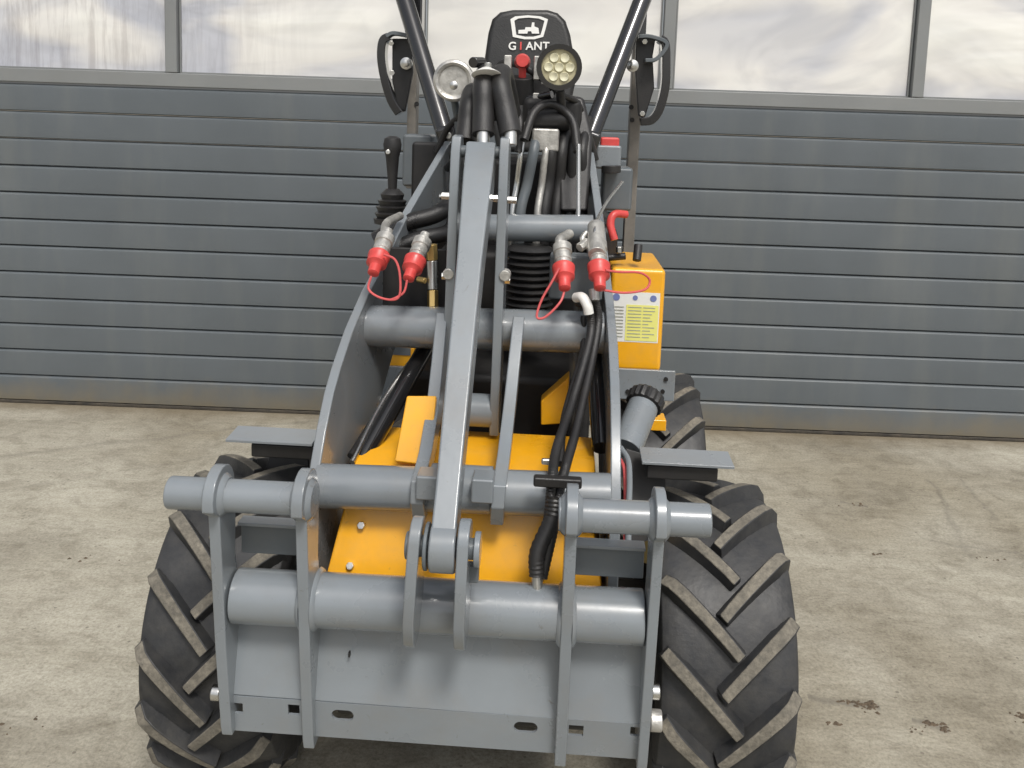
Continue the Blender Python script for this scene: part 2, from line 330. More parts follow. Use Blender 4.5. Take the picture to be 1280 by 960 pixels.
# window row
def pane_mat():
    m = bpy.data.materials.new('milky_pane_painted_clouds'); m.use_nodes = True
    nt = m.node_tree; L = nt.links; b = nt.nodes['Principled BSDF']
    g = N(nt, 'ShaderNodeNewGeometry')
    n0 = N(nt, 'ShaderNodeTexNoise', Scale=1.3, Detail=2.0, Distortion=.9); L.new(g.outputs['Position'], n0.inputs['Vector'])
    mp = N(nt, 'ShaderNodeMapping'); mp.inputs['Scale'].default_value = (1, 1, 2.2); mp.inputs['Rotation'].default_value = (0, R(20), 0); L.new(g.outputs['Position'], mp.inputs[0])
    n1 = N(nt, 'ShaderNodeTexNoise', Scale=.95, Detail=3.0, Roughness=.4, Distortion=1.3); L.new(mp.outputs[0], n1.inputs['Vector'])
    c1 = N(nt, 'ShaderNodeValToRGB'); e = c1.color_ramp.elements
    e[0].position = .34; e[0].color = (.47, .485, .535, 1); e[1].position = .72; e[1].color = (.80, .80, .76, 1)
    q = e.new(.48); q.color = (.70, .69, .67, 1)  # blue-grey and white cloud reflections painted into the pane colour
    L.new(n1.outputs[0], c1.inputs[0])
    # arcs of the reflections painted into the colour, streaky on the left panes
    wv = N(nt, 'ShaderNodeTexNoise', Scale=1.6, Detail=3.0, Distortion=2.4, Roughness=.45); L.new(mp.outputs[0], wv.inputs['Vector'])
    c2 = N(nt, 'ShaderNodeValToRGB'); e = c2.color_ramp.elements
    e[0].position = .36; e[0].color = (.80, .80, .80, 1); e[1].position = .6; e[1].color = (1.06, 1.05, 1.02, 1)
    L.new(wv.outputs[0], c2.inputs[0])
    mx = N(nt, 'ShaderNodeMix', data_type='RGBA', blend_type='MULTIPLY'); mx.inputs[0].default_value = .55
    L.new(c1.outputs[0], mx.inputs[6]); L.new(c2.outputs[0], mx.inputs[7])
    mp3 = N(nt, 'ShaderNodeMapping'); mp3.inputs['Scale'].default_value = (9, 9, .8); L.new(g.outputs['Position'], mp3.inputs[0])
    n3 = N(nt, 'ShaderNodeTexNoise', Scale=3.0, Detail=6.0, Roughness=.7, Distortion=.6); L.new(mp3.outputs[0], n3.inputs['Vector'])
    c3 = N(nt, 'ShaderNodeValToRGB'); e = c3.color_ramp.elements; e[0].position = .38; e[0].color = (.70, .68, .68, 1); e[1].position = .56; e[1].color = (1, 1, 1, 1)
    L.new(n3.outputs[0], c3.inputs[0])
    sx = N(nt, 'ShaderNodeSeparateXYZ'); L.new(g.outputs['Position'], sx.inputs[0])
    lf = N(nt, 'ShaderNodeMapRange'); lf.inputs[1].default_value = -1.9; lf.inputs[2].default_value = -.9; lf.inputs[3].default_value = .75; lf.inputs[4].default_value = 0; L.new(sx.outputs[0], lf.inputs[0])
    mx2 = N(nt, 'ShaderNodeMix', data_type='RGBA', blend_type='MULTIPLY'); L.new(lf.outputs[0], mx2.inputs[0]); L.new(mx.outputs[2], mx2.inputs[6]); L.new(c3.outputs[0], mx2.inputs[7])
    L.new(mx2.outputs[2], b.inputs['Base Color'])
    b.inputs['Roughness'].default_value = .14
    b.inputs['Specular IOR Level'].default_value = .7
    bp = N(nt, 'ShaderNodeBump', Strength=.35, Distance=.05); L.new(n1.outputs[0], bp.inputs['Height']); L.new(bp.outputs[0], b.inputs['Normal'])
    return m
pm = pane_mat()
WZ0, WZ1 = 1.592, 2.24
box_o('window_rail', ((DX0 + DX1) / 2, .017, 1.559), (DX1 - DX0, .05, .062), 'frame', door, bev=.004)
box_o('window_rail', ((DX0 + DX1) / 2, .017, 2.272), (DX1 - DX0, .05, .062), 'frame', door, bev=.004)
cyl_seal = []
mull = [-1.655, -.525, .605, 1.735]; edges = [DX0] + mull + [DX1]
for i, x in enumerate(mull): box_o('mullion', (x + .012, .015, (WZ0 + WZ1) / 2), (.052, .05, WZ1 - WZ0 - .002), 'frame', door, bev=.003)
for i in range(5):
    x0, x1 = edges[i] + .04, edges[i + 1] - .016
    p = box_o('window_pane', ((x0 + x1) / 2, .030, (WZ0 + WZ1) / 2), (x1 - x0 - .004, .008, WZ1 - WZ0 - .004), pm, door, bev=.001)
    bm = bmesh.new()   # dark glazing gasket round each pane
    for (a, b, c, d) in ((x0 + .003, x0 + .009, WZ0, WZ1), (x1 - .009, x1 - .003, WZ0, WZ1)): a_box(bm, ((a + b) / 2, .021, (c + d) / 2), (b - a, .01, d - c - .004))
    a_box(bm, ((x0 + x1) / 2, .021, WZ0 + .003), (x1 - x0 - .02, .01, .006)); a_box(bm, ((x0 + x1) / 2, .021, WZ1 - .005), (x1 - x0 - .02, .01, .006))
    fbm('gasket', bm, 'frame', p, smooth=False)
# wall of the building round the door
wall = bpy.data.objects.new('building_wall', None); col.objects.link(wall); wall.location = door.location; wall.rotation_euler = door.rotation_euler
tag(wall, 'pale rendered wall of the hall around the garage door opening', 'wall', kind='structure')
box_o('wall_panel', (-6.9, .09, 2.5), (8.2, .3, 5), 'wall', wall, bev=.01); box_o('wall_panel', (7.0, .09, 2.5), (8.2, .3, 5), 'wall', wall, bev=.01)
box_o('lintel', (.05, .09, 3.95), (5.68, .3, 2.1), 'wall', wall, bev=.01)

# ------------------------------------------------------------------ wheel loader
L0 = bpy.data.objects.new('wheel_loader', None); col.objects.link(L0)
tag(L0, 'compact grey and yellow wheel loader with chevron tyres parked facing out before the door', 'wheel loader')

# --- wheels
def wheel(cx, cy, mirror_rim):
    RZ = .325
    bm = bmesh.new(); n = 72
    prof = [(.085, .165), (.10, .172), (.108, .185), (.124, .215), (.132, .245), (.1315, .272), (.126, .289), (.112, .2965), (.085, .300), (.045, .3025), (0, .303)]
    prof = [(-x, r) for x, r in prof] + [(x, r) for x, r in prof[::-1][1:]]
    P3 = lambda u, r, t: Vector((u, -r * math.cos(t), r * math.sin(t)))
    rings = [[bm.verts.new(P3(u, r, 2 * math.pi * i / n)) for i in range(n)] for u, r in prof]
    for a, b in zip(rings, rings[1:]):
        for i in range(n): bm.faces.new((a[i], a[(i + 1) % n], b[(i + 1) % n], b[i]))
    for i in range(n): bm.faces.new((rings[0][i], rings[0][(i + 1) % n], rings[-1][(i + 1) % n], rings[-1][i]))
    NL = 15
    for side in (-1, 1):
        for k in range(NL):
            t0 = 2 * math.pi * (k + (.5 if side > 0 else 0)) / NL + rnd.uniform(-.006, .006)
            secs = []
            K = 9
            for i in range(K):
                s = i / (K - 1)
                u = -.016 + .141 * s; th = t0 + .44 * (s ** .95)
                if s < .8: top = .331 - .0035 * (u / .11) ** 2; bot = .297
                else:
                    q = (s - .8) / .2; top = .3275 - .024 * q ** 2; bot = .290 - .03 * q
                hw_t = .0098 + .0030 * s; hw_b = hw_t + .0075
                # direction across the lug in (u, arc) plane
                du, da = .140, .44 * .32; l = math.hypot(du, da); nu, na = -da / l, du / l
                def pt(h, r): return P3(side * min(u + nu * h, min(.1335, .1285 + max(0, .318 - r) * .2)), r, th + na * h / .32)
                secs.append([bm.verts.new(p) for p in (pt(-hw_b, bot), pt(-hw_t, top - .001), pt(hw_t, top - .001), pt(hw_b, bot))])
            for a, b in zip(secs, secs[1:]):
                for j in range(3):
                    f = bm.faces.new((a[j], a[j + 1], b[j + 1], b[j]))
                    f.material_index = 1 if j == 1 else 0
            bm.faces.new(secs[0]); bm.faces.new(secs[-1][::-1])
    w0 = bpy.data.objects.new('wheel', None); col.objects.link(w0); w0.parent = L0; w0.location = (cx, cy, RZ)
    ty = fbm('tyre', bm, ['tyre', 'lug'], w0, bev=.0022, segs=1, ang=40)
    bm = bmesh.new()
    a_lathe(bm, (-.095, 0, 0), (1, 0, 0), [(0, .172), (.012, .178), (.016, .16), (.05, .15), (.14, .15), (.174, .16), (.178, .178), (.19, .172)], n=40)
    rim = fbm('rim', bm, 'grey_d', w0); bm = bmesh.new()
    s = 1 if mirror_rim else -1
    a_lathe(bm, (s * .096, 0, 0), (s, 0, 0), [(0, .06), (.02, .055), (.03, .03)], n=24)
    for i in range(6):
        a = i * math.pi / 3; a_cyl(bm, (s * .095, .1 * math.cos(a), .1 * math.sin(a)), (s * .112, .1 * math.cos(a), .1 * math.sin(a)), .012, n=6)
    fbm('hub', bm, 'steel', w0)
    return w0
wf = wheel(.505, -.04, True)
def copy_wheel(x, y, rx):
    c = wf.copy(); col.objects.link(c); c.parent = L0; c.location = (x, y, .325); c.rotation_euler.x = rx
    for ch in wf.children:
        d = ch.copy(); col.objects.link(d); d.parent = c
copy_wheel(-.498, -.04, R(9)); copy_wheel(.475, .83, R(5)); copy_wheel(-.375, .83, R(14))

# --- chassis (front part, seen between the arms)
box_o('axle', (0, 0, .33), (.80, .13, .13), 'dark', L0, bev=.02)
def quad_sheet(name, pts, th, m, parent=None, bev=.003):
    """sheet from four corner points, thickness th away from its front normal"""
    p = [Vector(q) for q in pts]; n = (p[1] - p[0]).cross(p[3] - p[0]).normalized()
    bm = bmesh.new(); A = [bm.verts.new(q) for q in p]; B = [bm.verts.new(q + n * th) for q in p]
    bm.faces.new(A); bm.faces.new(B[::-1])
    for i in range(4): bm.faces.new((A[i], A[(i + 1) % 4], B[(i + 1) % 4], B[i]))
    return fbm(name, bm, m, parent or L0, bev=bev)
# yellow chassis: sloped nose, deck above, sides
bm = bmesh.new()
pts = [(-.30, .50), (-.325, .56), (-.275, .69), (-.14, .745), (.02, .738), (.02, .50)]
hwf = lambda y, z: (.262 if z < .6 else (.236 if y < -.2 else .246))
a_prism(bm, pts, lambda y, z: (-hwf(y, z), y, z), lambda y, z: (hwf(y, z), y, z))
nose = fbm('nose_cover', bm, 'yellow', L0, bev=.005, segs=3)
for x, yy, z in ((-.20, -.295, .655), (-.215, -.318, .585), (.20, -.295, .655), (-.19, -.215, .722), (.19, -.215, .722)):
    cyl_o('cover_bolt', (x, yy + .004, z - .002), (x, yy - .006, z + .003), .0075, 'steel', nose, n=6, bev=.001)
box_o('seam_strip', (0, -.277, .692), (.46, .010, .004), 'grey_d', nose, bev=.001)
pn = at(527, 578, -.215); cyl_o('red_plug', pn, pn - Vector((0, .004, 0)), .006, 'red', nose, n=12)
box_o('front_chassis', (0, .02, .40), (.50, .60, .30), 'dark', L0, bev=.01)  # chassis and belly plate set low and forward to shade the ground
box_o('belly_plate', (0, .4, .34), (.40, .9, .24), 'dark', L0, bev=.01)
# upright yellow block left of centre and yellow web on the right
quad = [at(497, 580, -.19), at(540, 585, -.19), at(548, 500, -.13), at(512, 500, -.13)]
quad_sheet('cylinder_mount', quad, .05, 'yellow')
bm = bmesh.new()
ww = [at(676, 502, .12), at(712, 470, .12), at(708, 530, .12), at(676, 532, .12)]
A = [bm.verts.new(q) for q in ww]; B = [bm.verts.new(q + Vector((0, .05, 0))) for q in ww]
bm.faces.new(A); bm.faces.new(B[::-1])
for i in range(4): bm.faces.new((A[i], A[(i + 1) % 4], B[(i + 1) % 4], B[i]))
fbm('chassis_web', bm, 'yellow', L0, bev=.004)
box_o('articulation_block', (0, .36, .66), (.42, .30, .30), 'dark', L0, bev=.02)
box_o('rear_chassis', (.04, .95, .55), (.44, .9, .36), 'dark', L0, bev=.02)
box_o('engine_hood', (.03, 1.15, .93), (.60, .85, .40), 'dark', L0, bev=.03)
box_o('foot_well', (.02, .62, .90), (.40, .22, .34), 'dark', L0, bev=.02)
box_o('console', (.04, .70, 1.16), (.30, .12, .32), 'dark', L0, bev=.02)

# --- lift arms
def arm_poly():
    front = [(-.345, .47), (-.350, .60), (-.335, .70), (-.318, .748), (-.293, .786), (-.262, .828), (-.206, .884), (-.152, .920), (-.049, .972), (.06, 1.036), (.106, 1.062), (.273, 1.175), (.398, 1.245), (.60, 1.355), (.65, 1.378)]
    back = [(.74, 1.37), (.75, 1.31), (.60, 1.14), (.42, 1.00), (.21, .855), (.168, .807), (.086, .735), (.026, .662), (-.06, .58), (-.20, .50)]
    return front + back
toeL = lambda y: (0 if y < .0 else .18 * y * .9 + .0)
yz_plate('lift_arm', arm_poly(), -.302, -.282, 'grey', L0, toe=lambda y: .004 - .02 * (y < -.2) * 0 + (.19 * y if y > .0 else 0))
yz_plate('lift_arm', arm_poly(), .266, .286, 'grey', L0, toe=lambda y: (-.075 * y if y > .05 else 0))
# cross tubes
def xtube(name, x0, x1, pz, y, r, m='grey'): return cyl_o(name, (x0, y, pz[0]), (x1, y, pz[1]), r, m, L0, n=40, bev=.002)
xtube('cross_tube', -.283, .267, (.732, .744), -.30, .041)
xtube('cross_tube', -.27, .262, (.957, .966), .06, .047)
xtube('cross_tube', -.05, .238, (1.158, 1.168), .32, .034)

# --- bucket link, bell crank and brackets
pt, pb = at(602, 190, 0), at(555, 684, -.52)
d = (pb - pt); u = Vector((1, 0, 0)); nrm = d.cross(u).normalized()
bm = bmesh.new()
ln = d.length; dn = d / ln
secs = []
for s, hw, hd in ((-.01, .028, .026), (0, .031, .032), (.10, .030, .036), (.35, .0245, .036), (.9, .020, .032), (1.0, .0205, .034)):
    c = pt + dn * ln * s
    secs.append([bm.verts.new(c + a * u * hw + b * nrm * hd) for a, b in ((-1, -1), (1, -1), (1, 1), (-1, 1))])
for a, b in zip(secs, secs[1:]):
    for i in range(4): bm.faces.new((a[i], a[(i + 1) % 4], b[(i + 1) % 4], b[i]))
bm.faces.new(secs[0][::-1]); bm.faces.new(secs[-1])
a_cyl(bm, pb - u * .0215, pb + u * .0215, .040, n=36)
fbm('bucket_link', bm, 'grey', L0, bev=.004)
# bell crank plates
def bcp(xt, xb):
    poly = [(-.035, 1.36), (-.02, 1.392), (.015, 1.395), (.04, 1.37), (.045, 1.30), (.055, 1.12), (.06, .95), (.03, .78), (.0, .745), (-.04, .75), (-.055, .80), (-.045, .95), (-.045, 1.10), (-.04, 1.25)]
    f = lambda z: xb + (xt - xb) * (z - .75) / .64
    bm = bmesh.new(); t = .010
    a_prism(bm, poly, lambda y, z: (f(z) - t, y, z), lambda y, z: (f(z) + t, y, z))
    return fbm('bell_crank', bm, 'grey', L0, bev=.003)
b1 = bcp(-.070, -.076); b2 = bcp(.032, .030)
cyl_o('crank_pin', (-.070, .0, 1.36), (.032, .0, 1.36), .013, 'grey_d', L0)
cyl_o('crank_pivot', (-.072, -.02, .80), (.026, -.02, .80), .036, 'grey', L0)
for px, py in ((558, 245), (618, 248), (640, 250), (558, 345), (632, 350)):
    p = at(px, py, -.03); cyl_o('grease_bolt', p - Vector((.010, 0, 0)), p + Vector((.010, 0, 0)), .0085, 'steel', L0, n=6, bev=.001)
for px, py in ((560, 343), (631, 345)):
    p = at(px, py, -.05); cyl_o('weld_boss', p, p + Vector((0, .03, 0)), .012, 'zincy', L0, n=12)
# brackets between upper and lower cross tube
def bracket(xt, xb, pxs):
    poly = [(-.03, 1.015), (-.055, .99), (-.10, .93), (-.17, .85), (-.26, .795), (-.355, .775), (-.362, .735), (-.335, .69), (-.30, .69), (-.27, .74), (-.16, .79), (-.05, .86), (.01, .93), (.02, 1.0)]
    f = lambda z: xb + (xt - xb) * (z - .70) / .30
    bm = bmesh.new(); t = .0125
    a_prism(bm, poly, lambda y, z: (f(z) - t, y, z), lambda y, z: (f(z) + t, y, z))
    return fbm('pivot_bracket', bm, 'grey', L0, bev=.003)
bracket(.074, .060, None); bracket(-.090, -.084, None)
for x in (-.066, .034):
    box_o('bracket_foot', (x, -.345, .768), (.040, .05, .045), 'grey', L0, bev=.004)
cyl_o('pivot_sleeve', (-.068, -.30, .742), (.048, -.30, .742), .0435, 'grey', L0, n=36)

# --- quick coupler frame
fy = lambda z: -.505 + (.84 - z) * (.055 / .56)      # front edge of the upright plates leans back downwards
def upright(x, th, dz, zb, deep):
    zt = .785 + dz
    poly = [(fy(zb) + .004, zb + .02), (fy(.5) , .5), (fy(zt - .03), zt - .03)]
    poly += arc(-.475, zt, .050, 195, 0, 10)
    poly += [(-.422, zt - .05), (fy(.66) + deep * .7, .66), (fy(.52) + deep, .52), (fy(.38) + deep, .38), (fy(zb) + deep * .6, zb)]
    poly += [(fy(zb) + .01, zb)]
    return yz_plate('coupler_plate', poly, x - th / 2, x + th / 2, 'grey', L0, bev=.0025)
ups = [(-.405, .020, 0, .318, .09), (-.257, .020, .001, .302, .09), (.192, .020, .0, .302, .09), (.335, .018, .002, .308, .09)]
for a in ups: upright(*a)
ZT = .783
bm = bmesh.new(); a_cyl(bm, (-.490, -.475, ZT), (-.262, -.475, ZT + .001), .0275, n=36); fbm('hook_tube', bm, 'grey', L0, bev=.003)
bm = bmesh.new(); a_cyl(bm, (.170, -.475, ZT + .001), (.419, -.475, ZT + .004), .0275, n=36); fbm('hook_tube', bm, 'grey', L0, bev=.003)
# weld rings where the plates meet the tubes
for x, th, dz, zb, dp in ups:
    for s in (-1, 1):
        bm = bmesh.new(); a_lathe(bm, (x + s * th / 2, -.475, ZT + .002), (s, 0, 0), [(0, .036), (.004, .033), (.008, .0285)], n=30); fbm('weld_bead', bm, 'grey', L0)
bm = bmesh.new(); a_cyl(bm, (-.392, -.428, .577), (.324, -.428, .584), .0465, n=48); fbm('coupler_tube', bm, 'grey', L0, bev=.002)
for (x0, x1, z) in ((-.391, -.267, .676), (.203, .323, .672)):
    box_o('cross_plate', ((x0 + x1) / 2, -.402, z), (x1 - x0, .014, .058), 'grey_d', L0, bev=.002)
    box_o('plate_flange', ((x0 + x1) / 2, -.412, z + .033), (x1 - x0, .030, .006), 'grey', L0, bev=.0015)
for x, th, dz, zb, dp in ups[1:3]:
    for s_ in (-1, 1):
        bm = bmesh.new(); a_lathe(bm, (x + s_ * th / 2, -.428, .5795), (s_, 0, 0), [(0, .0535), (.003, .052), (.007, .0475)], n=40, ridges=.012); fbm('weld_bead', bm, 'grey', L0)
# face plate: upper part leans forward, lower lip stands upright
fp = [Vector((-.396, -.400, .548)), Vector((.327, -.400, .555)), Vector((.327, -.437, .389)), Vector((-.396, -.437, .393))]
quad_sheet('face_plate', fp, .007, 'grey', bev=.001)
lip = box_o('lip_plate', (-.034, -.430, .354), (.742, .006, .074), 'grey', L0, rot=Matrix.Rotation(R(7), 3, 'X'), bev=0)
cut = []
def cutter(x, z, wd, h, rounded=False):
    bm = bmesh.new()
    if rounded:
        poly = [(x + wd / 2 - h / 2 + h / 2 * math.cos(R(a)), z + h / 2 * math.sin(R(a))) for a in range(-90, 91, 15)] + [(x - wd / 2 + h / 2 + h / 2 * math.cos(R(a)), z + h / 2 * math.sin(R(a))) for a in range(90, 271, 15)]
    else: poly = [(x - wd / 2, z - h / 2), (x + wd / 2, z - h / 2), (x + wd / 2, z + h / 2), (x - wd / 2, z + h / 2)]
    a_prism(bm, poly, lambda a, b: (a, -.49, b), lambda a, b: (a, -.39, b))
    cut.append(fbm('cut', bm, 'dark', None, smooth=False))
for px, py, wd, h, rd in ((296, 886, .021, .022, False), (367, 888, .021, .022, False), (428, 895, .040, .022, True), (657, 910, .042, .022, True), (720, 914, .026, .022, False), (795, 915, .020, .019, False)):
    p = at(px, py, -.436); cutter(p.x, p.z, wd, h, rd)
boolean(lip, cut)
p = at(437, 817, -.428); box_o('drain_slot', (p.x, p.y - .001, p.z), (.003, .008, .008), 'dark', L0, bev=0)
# lock pins at both sides
def pin(px, py, y, r, ln_, m='zincy'):
    p = at(px, py, y); return cyl_o('lock_pin', p, p + Vector((ln_, 0, 0)), r, m, L0, n=24, bev=.003)
pin(277, 866, -.36, .015, -.018, 'steel'); pin(812, 900, -.37, .019, .022); pin(814, 864, -.36, .014, .016, 'steel')
# ears for the bucket link
def ear(px_t, px_b):
    xt, xb = at(px_t, 660, -.5).x, at(px_b, 820, -.5).x
    poly = arc(-.525, .745, .038, 0, 180, 8)[::1]
    poly = [(-.487, .745)] + arc(-.522, .750, .036, 20, 170, 8) + [(-.562, .70), (-.560, .62), (-.540, .575), (-.515, .555), (-.478, .560), (-.455, .60), (-.46, .66)]
    f = lambda z: xb + (xt - xb) * (z - .56) / .2
    bm = bmesh.new(); a_prism(bm, poly, lambda y, z: (f(z) - .0095, y, z), lambda y, z: (f(z) + .0095, y, z))
    return fbm('link_ear', bm, 'grey', L0, bev=.003)
ear(524, 514); ear(583, 576)
pz = pb.z
cyl_o('link_pin', (pb.x - .055, pb.y, pz), (pb.x + .052, pb.y, pz), .017, 'grey_d', L0)
cyl_o('pin_washer', (pb.x + .050, pb.y, pz), (pb.x + .060, pb.y, pz), .028, 'grey', L0)
cyl_o('pin_washer', (pb.x - .062, pb.y, pz), (pb.x - .053, pb.y, pz), .022, 'grey_d', L0)
for s in (-1, 1): cyl_o('spacer_ring', (pb.x + s * .0245, pb.y, pz), (pb.x + s * .031, pb.y, pz), .038, 'grey_d', L0)
p = at(592, 715, -.5); box_o('retainer_tab', p, (.018, .02, .03), 'grey_d', L0, bev=.003)

# --- lift cylinder on the left, bright tube added as its highlight, its hose
tube_o('lift_cylinder', [at(535, 430, .12), at(447, 585, -.16)], .020, 'black', L0, n=20)
tube_o('cylinder_highlight', [at(522, 440, .10), at(480, 500, -.02), at(440, 578, -.18)], .006, 'steel', L0)
tube_o('hydraulic_hose', [at(505, 470, .05), at(470, 520, -.05), at(438, 570, -.17)], .007, 'hose', L0)
tube_o('lift_cylinder', [at(742, 430, .12), at(752, 560, -.12)], .020, 'black', L0, n=20)

# --- hydraulic couplings with red dust caps
def coupling(x0, y0, x1, y1, y, r=.019, cap=(0, 0)):
    """x0,y0 = top end pixel, x1,y1 = tip pixel of the red cap"""
    a, b = at(x0, y0, y + .05), at(x1, y1, y - .03); d = (b - a); ln = d.length; dn = d / ln
    bm = bmesh.new()
    a_lathe(bm, a - dn * .03, dn, [(0, .011), (.02, .011), (.021, r * 1.1), (.04, r * 1.1), (.042, r * .95), (.05, r), (.062, r), (.064, r * .9), (ln * .55 + .03, r * .9)], n=18)
    o = fbm('hydraulic_coupling', bm, 'zincy', L0)
    bm = bmesh.new(); c = a + dn * ln * .42
    q = ln * .58
    a_lathe(bm, c, dn, [(0, r * 1.15), (q * .05, r * 1.3), (q * .18, r * 1.3), (q * .22, r * 1.22), (q * .5, r * 1.2), (q * .56, r * .85), (q * .62, r * .7), (q * .95, r * .66), (q, r * .4)], n=22)
    cap = fbm('dust_cap', bm, 'red', o)
    return o
c1 = coupling(481, 300, 466, 343, 0, .019); c2 = coupling(527, 305, 510, 350, 0, .019)
c3 = coupling(703, 312, 706, 362, -.02, .019); c4 = coupling(747, 308, 750, 362, -.02, .019)
def cord(pts, par, r=.0026): tube_o('cap_cord', pts, r, 'cord', par, n=8, k=8)
cord([at(464, 345, -.03), at(461, 362, -.04), at(478, 373, -.05), at(498, 372, -.05), at(500, 345, -.04), at(494, 325, -.03), at(480, 318, -.02)], c1)
cord([at(509, 350, -.03), at(505, 365, -.04), at(495, 372, -.05), at(487, 375, -.05)], c2)
cord([at(706, 362, -.04), at(700, 378, -.06), at(682, 396, -.07), at(671, 396, -.07), at(677, 375, -.06), at(690, 352, -.05), at(699, 335, -.04)], c3)
cord([at(750, 362, -.04), at(780, 366, -.02), at(806, 362, .0), at(812, 350, .01), at(800, 341, .0), at(775, 340, -.02), at(757, 338, -.04)], c4)
# steel pipe elbows around the couplings
tube_o('coupling_pipe', [at(481, 300, .05), at(483, 280, .12), at(500, 270, .25)], .010, 'zincy', L0)
tube_o('coupling_pipe', [at(745, 315, .02), at(744, 285, .05), at(757, 255, .2), at(778, 228, .4)], .004, 'steel', L0)
tube_o('coupling_pipe', [at(703, 312, .02), at(700, 300, .04), at(712, 292, .08)], .011, 'zincy', L0)
cyl_o('coupling_block', at(746, 318, .0), at(745, 282, .08), .019, 'zincy', L0, n=20)
cyl_o('pipe_nut', at(724, 310, .03), at(735, 302, .05), .011, 'zincy', L0, n=6)
tube_o('coupling_pipe', [at(733, 290, .06), at(728, 300, .05), at(738, 312, .03)], .006, 'zincy', L0)
# brass and steel fitting behind the left couplings
cyl_o('brass_fitting', at(539, 305, .10), at(540, 325, .10), .014, 'brass', L0, n=6); cyl_o('steel_fitting', at(540, 326, .10), at(541, 362, .09), .0125, 'steel', L0)
cyl_o('brass_fitting', at(541, 363, .09), at(541, 384, .08), .013, 'brass', L0, n=6); cyl_o('brass_fitting', at(522, 349, .09), at(532, 351, .08), .007, 'brass', L0)
box_o('valve_plate', at(515, 352, .14), (.16, .01, .16), 'dark', L0); box_o('valve_block', at(720, 345, .1), (.12, .06, .10), 'grey_d', L0, bev=.006)

# --- hose bundle running down the right side
def hose(pts, r=.0135, m='hose', par=None, name='hydraulic_hose', **k): return tube_o(name, pts, r, m, par or L0, n=14, **(k or dict(k=8)))
hose([at(722, 378, .02), at(735, 385, .0), at(738, 420, -.03), at(716, 500, -.15), at(696, 560, -.28), at(690, 600, -.36), at(685, 650, -.40), at(673, 725, -.42)], .0095, rib=.10, k=26)
hose([at(742, 370, .02), at(748, 400, .0), at(740, 450, -.06), at(722, 530, -.2), at(708, 580, -.30), at(700, 610, -.36), at(694, 650, -.40), at(678, 722, -.42)], .0095, rib=.10, k=26)
hose([at(730, 395, .03), at(728, 440, -.0), at(706, 520, -.17), at(700, 580, -.29)], .0075)
bm = bmesh.new(); a_tube(bm, [at(694, 622, -.385), at(690, 650, -.40), at(672, 690, -.42), at(671, 720, -.43)], (.0165, .014), n=18, k=10, rib=.09); fbm('hose_sleeve', bm, 'blackm', L0)
cyl_o('hose_fitting', at(671, 718, -.425), at(672, 738, -.43), .010, 'steel', L0, n=8)
for a, b in (((676, 600), (721, 603)),): 
    box_o('hose_clamp', (at(694, 602, -.385) + at(700, 602, -.385)) / 2, (.085, .020, .018), 'blackm', L0, bev=.004)
box_o('clamp_bolt', at(686, 577, -.30), (.028, .01, .012), 'steel', L0)
# white plastic elbow at the top of the bundle
tube_o('hose_elbow', [at(720, 372, .01), at(728, 372, -.01), at(734, 382, -.02), at(736, 392, -.02)], .011, 'print', L0, n=14)
tube_o('hose_elbow', [at(742, 362, .01), at(743, 376, -.0)], .011, 'zincy', L0, n=14)

# --- hoses on top of the bell crank
def thick(px0, py0, px1, py1, r, ya=.02, yb=.25, m='hose'):
    a, b = at(px0, py0, ya), at(px1, py1, ya + .05)
    return hose([a, a * .55 + b * .45, b, b + Vector((.0, .10, .02)), b + Vector((0.01, .3, -.06))], r, m, name='crank_hose')
thick(604, 168, 605, 104, .024); thick(638, 168, 625, 104, .024); thick(582, 178, 588, 128, .024, .06)
for px in (604, 638): cyl_o('hose_ferrule', at(px, 182, .01), at(px, 158, .02), .014, 'steel', L0, n=16)
cyl_o('white_cap', at(608, 94, .06), at(608, 86, .065), .034, 'print', L0, r1=.012, n=24)
cyl_o('cap_nut', at(610, 88, .065), at(610, 78, .065), .008, 'steel', L0, n=6)
cyl_o('crank_knob', at(591, 78, .10), at(603, 78, .14), .012, 'black', L0, n=18)

# dark hoses and levers between crank and right arm
for i, (xa, xb, r, m) in enumerate(((652, 640, .008, 'steel'), (668, 650, .014, 'grey_d'), (683, 672, .010, 'zincy'), (690, 680, .017, 'hose'), (703, 695, .016, 'hose'), (716, 712, .015, 'hose'), (728, 728, .014, 'hose'))):
    ya = .42 + .01 * i
    hose([at(xa + 8, 150, ya + .1), at(xa, 185, ya), at((xa + xb) / 2, 230, ya), at(xb, 268, ya - .02), at(xb - 2, 330, ya - .03)], r, m)
cyl_o('support_rod', at(723, 180, .38), at(723, 270, .34), .006, 'steel', L0)
box_o('steering_column', at(690, 150, .55), (.16, .10, .12), 'dark', L0, bev=.02)
cyl_o('column_cap', at(660, 150, .48), at(712, 150, .48), .028, 'blackm', L0)
box_o('column_bracket', at(682, 175, .44), (.07, .02, .06), 'zincy', L0, bev=.006)
bm = bmesh.new()   # draped black cover right of the column
cv = [at(708, 118, .55), at(730, 122, .55), at(741, 170, .5), at(735, 265, .42), at(700, 265, .42), at(698, 160, .48)]
A = [bm.verts.new(q) for q in cv]; B = [bm.verts.new(q + Vector((0, .06, 0))) for q in cv]
bm.faces.new(A[::-1]); bm.faces.new(B)
for i in range(6): bm.faces.new((A[i], A[(i + 1) % 6], B[(i + 1) % 6], B[i]))
fbm('hose_cover', bm, 'blackm', L0, bev=.01)
# ribbed bellows in the middle
bm = bmesh.new(); prof = []
for i in range(11): prof += [(i * .017, .062), (i * .017 + .0085, .05)]
a_lathe(bm, at(660, 395, .30), (0, 0, 1), prof, n=32); fbm('rubber_bellows', bm, 'blackm', L0, ang=60)

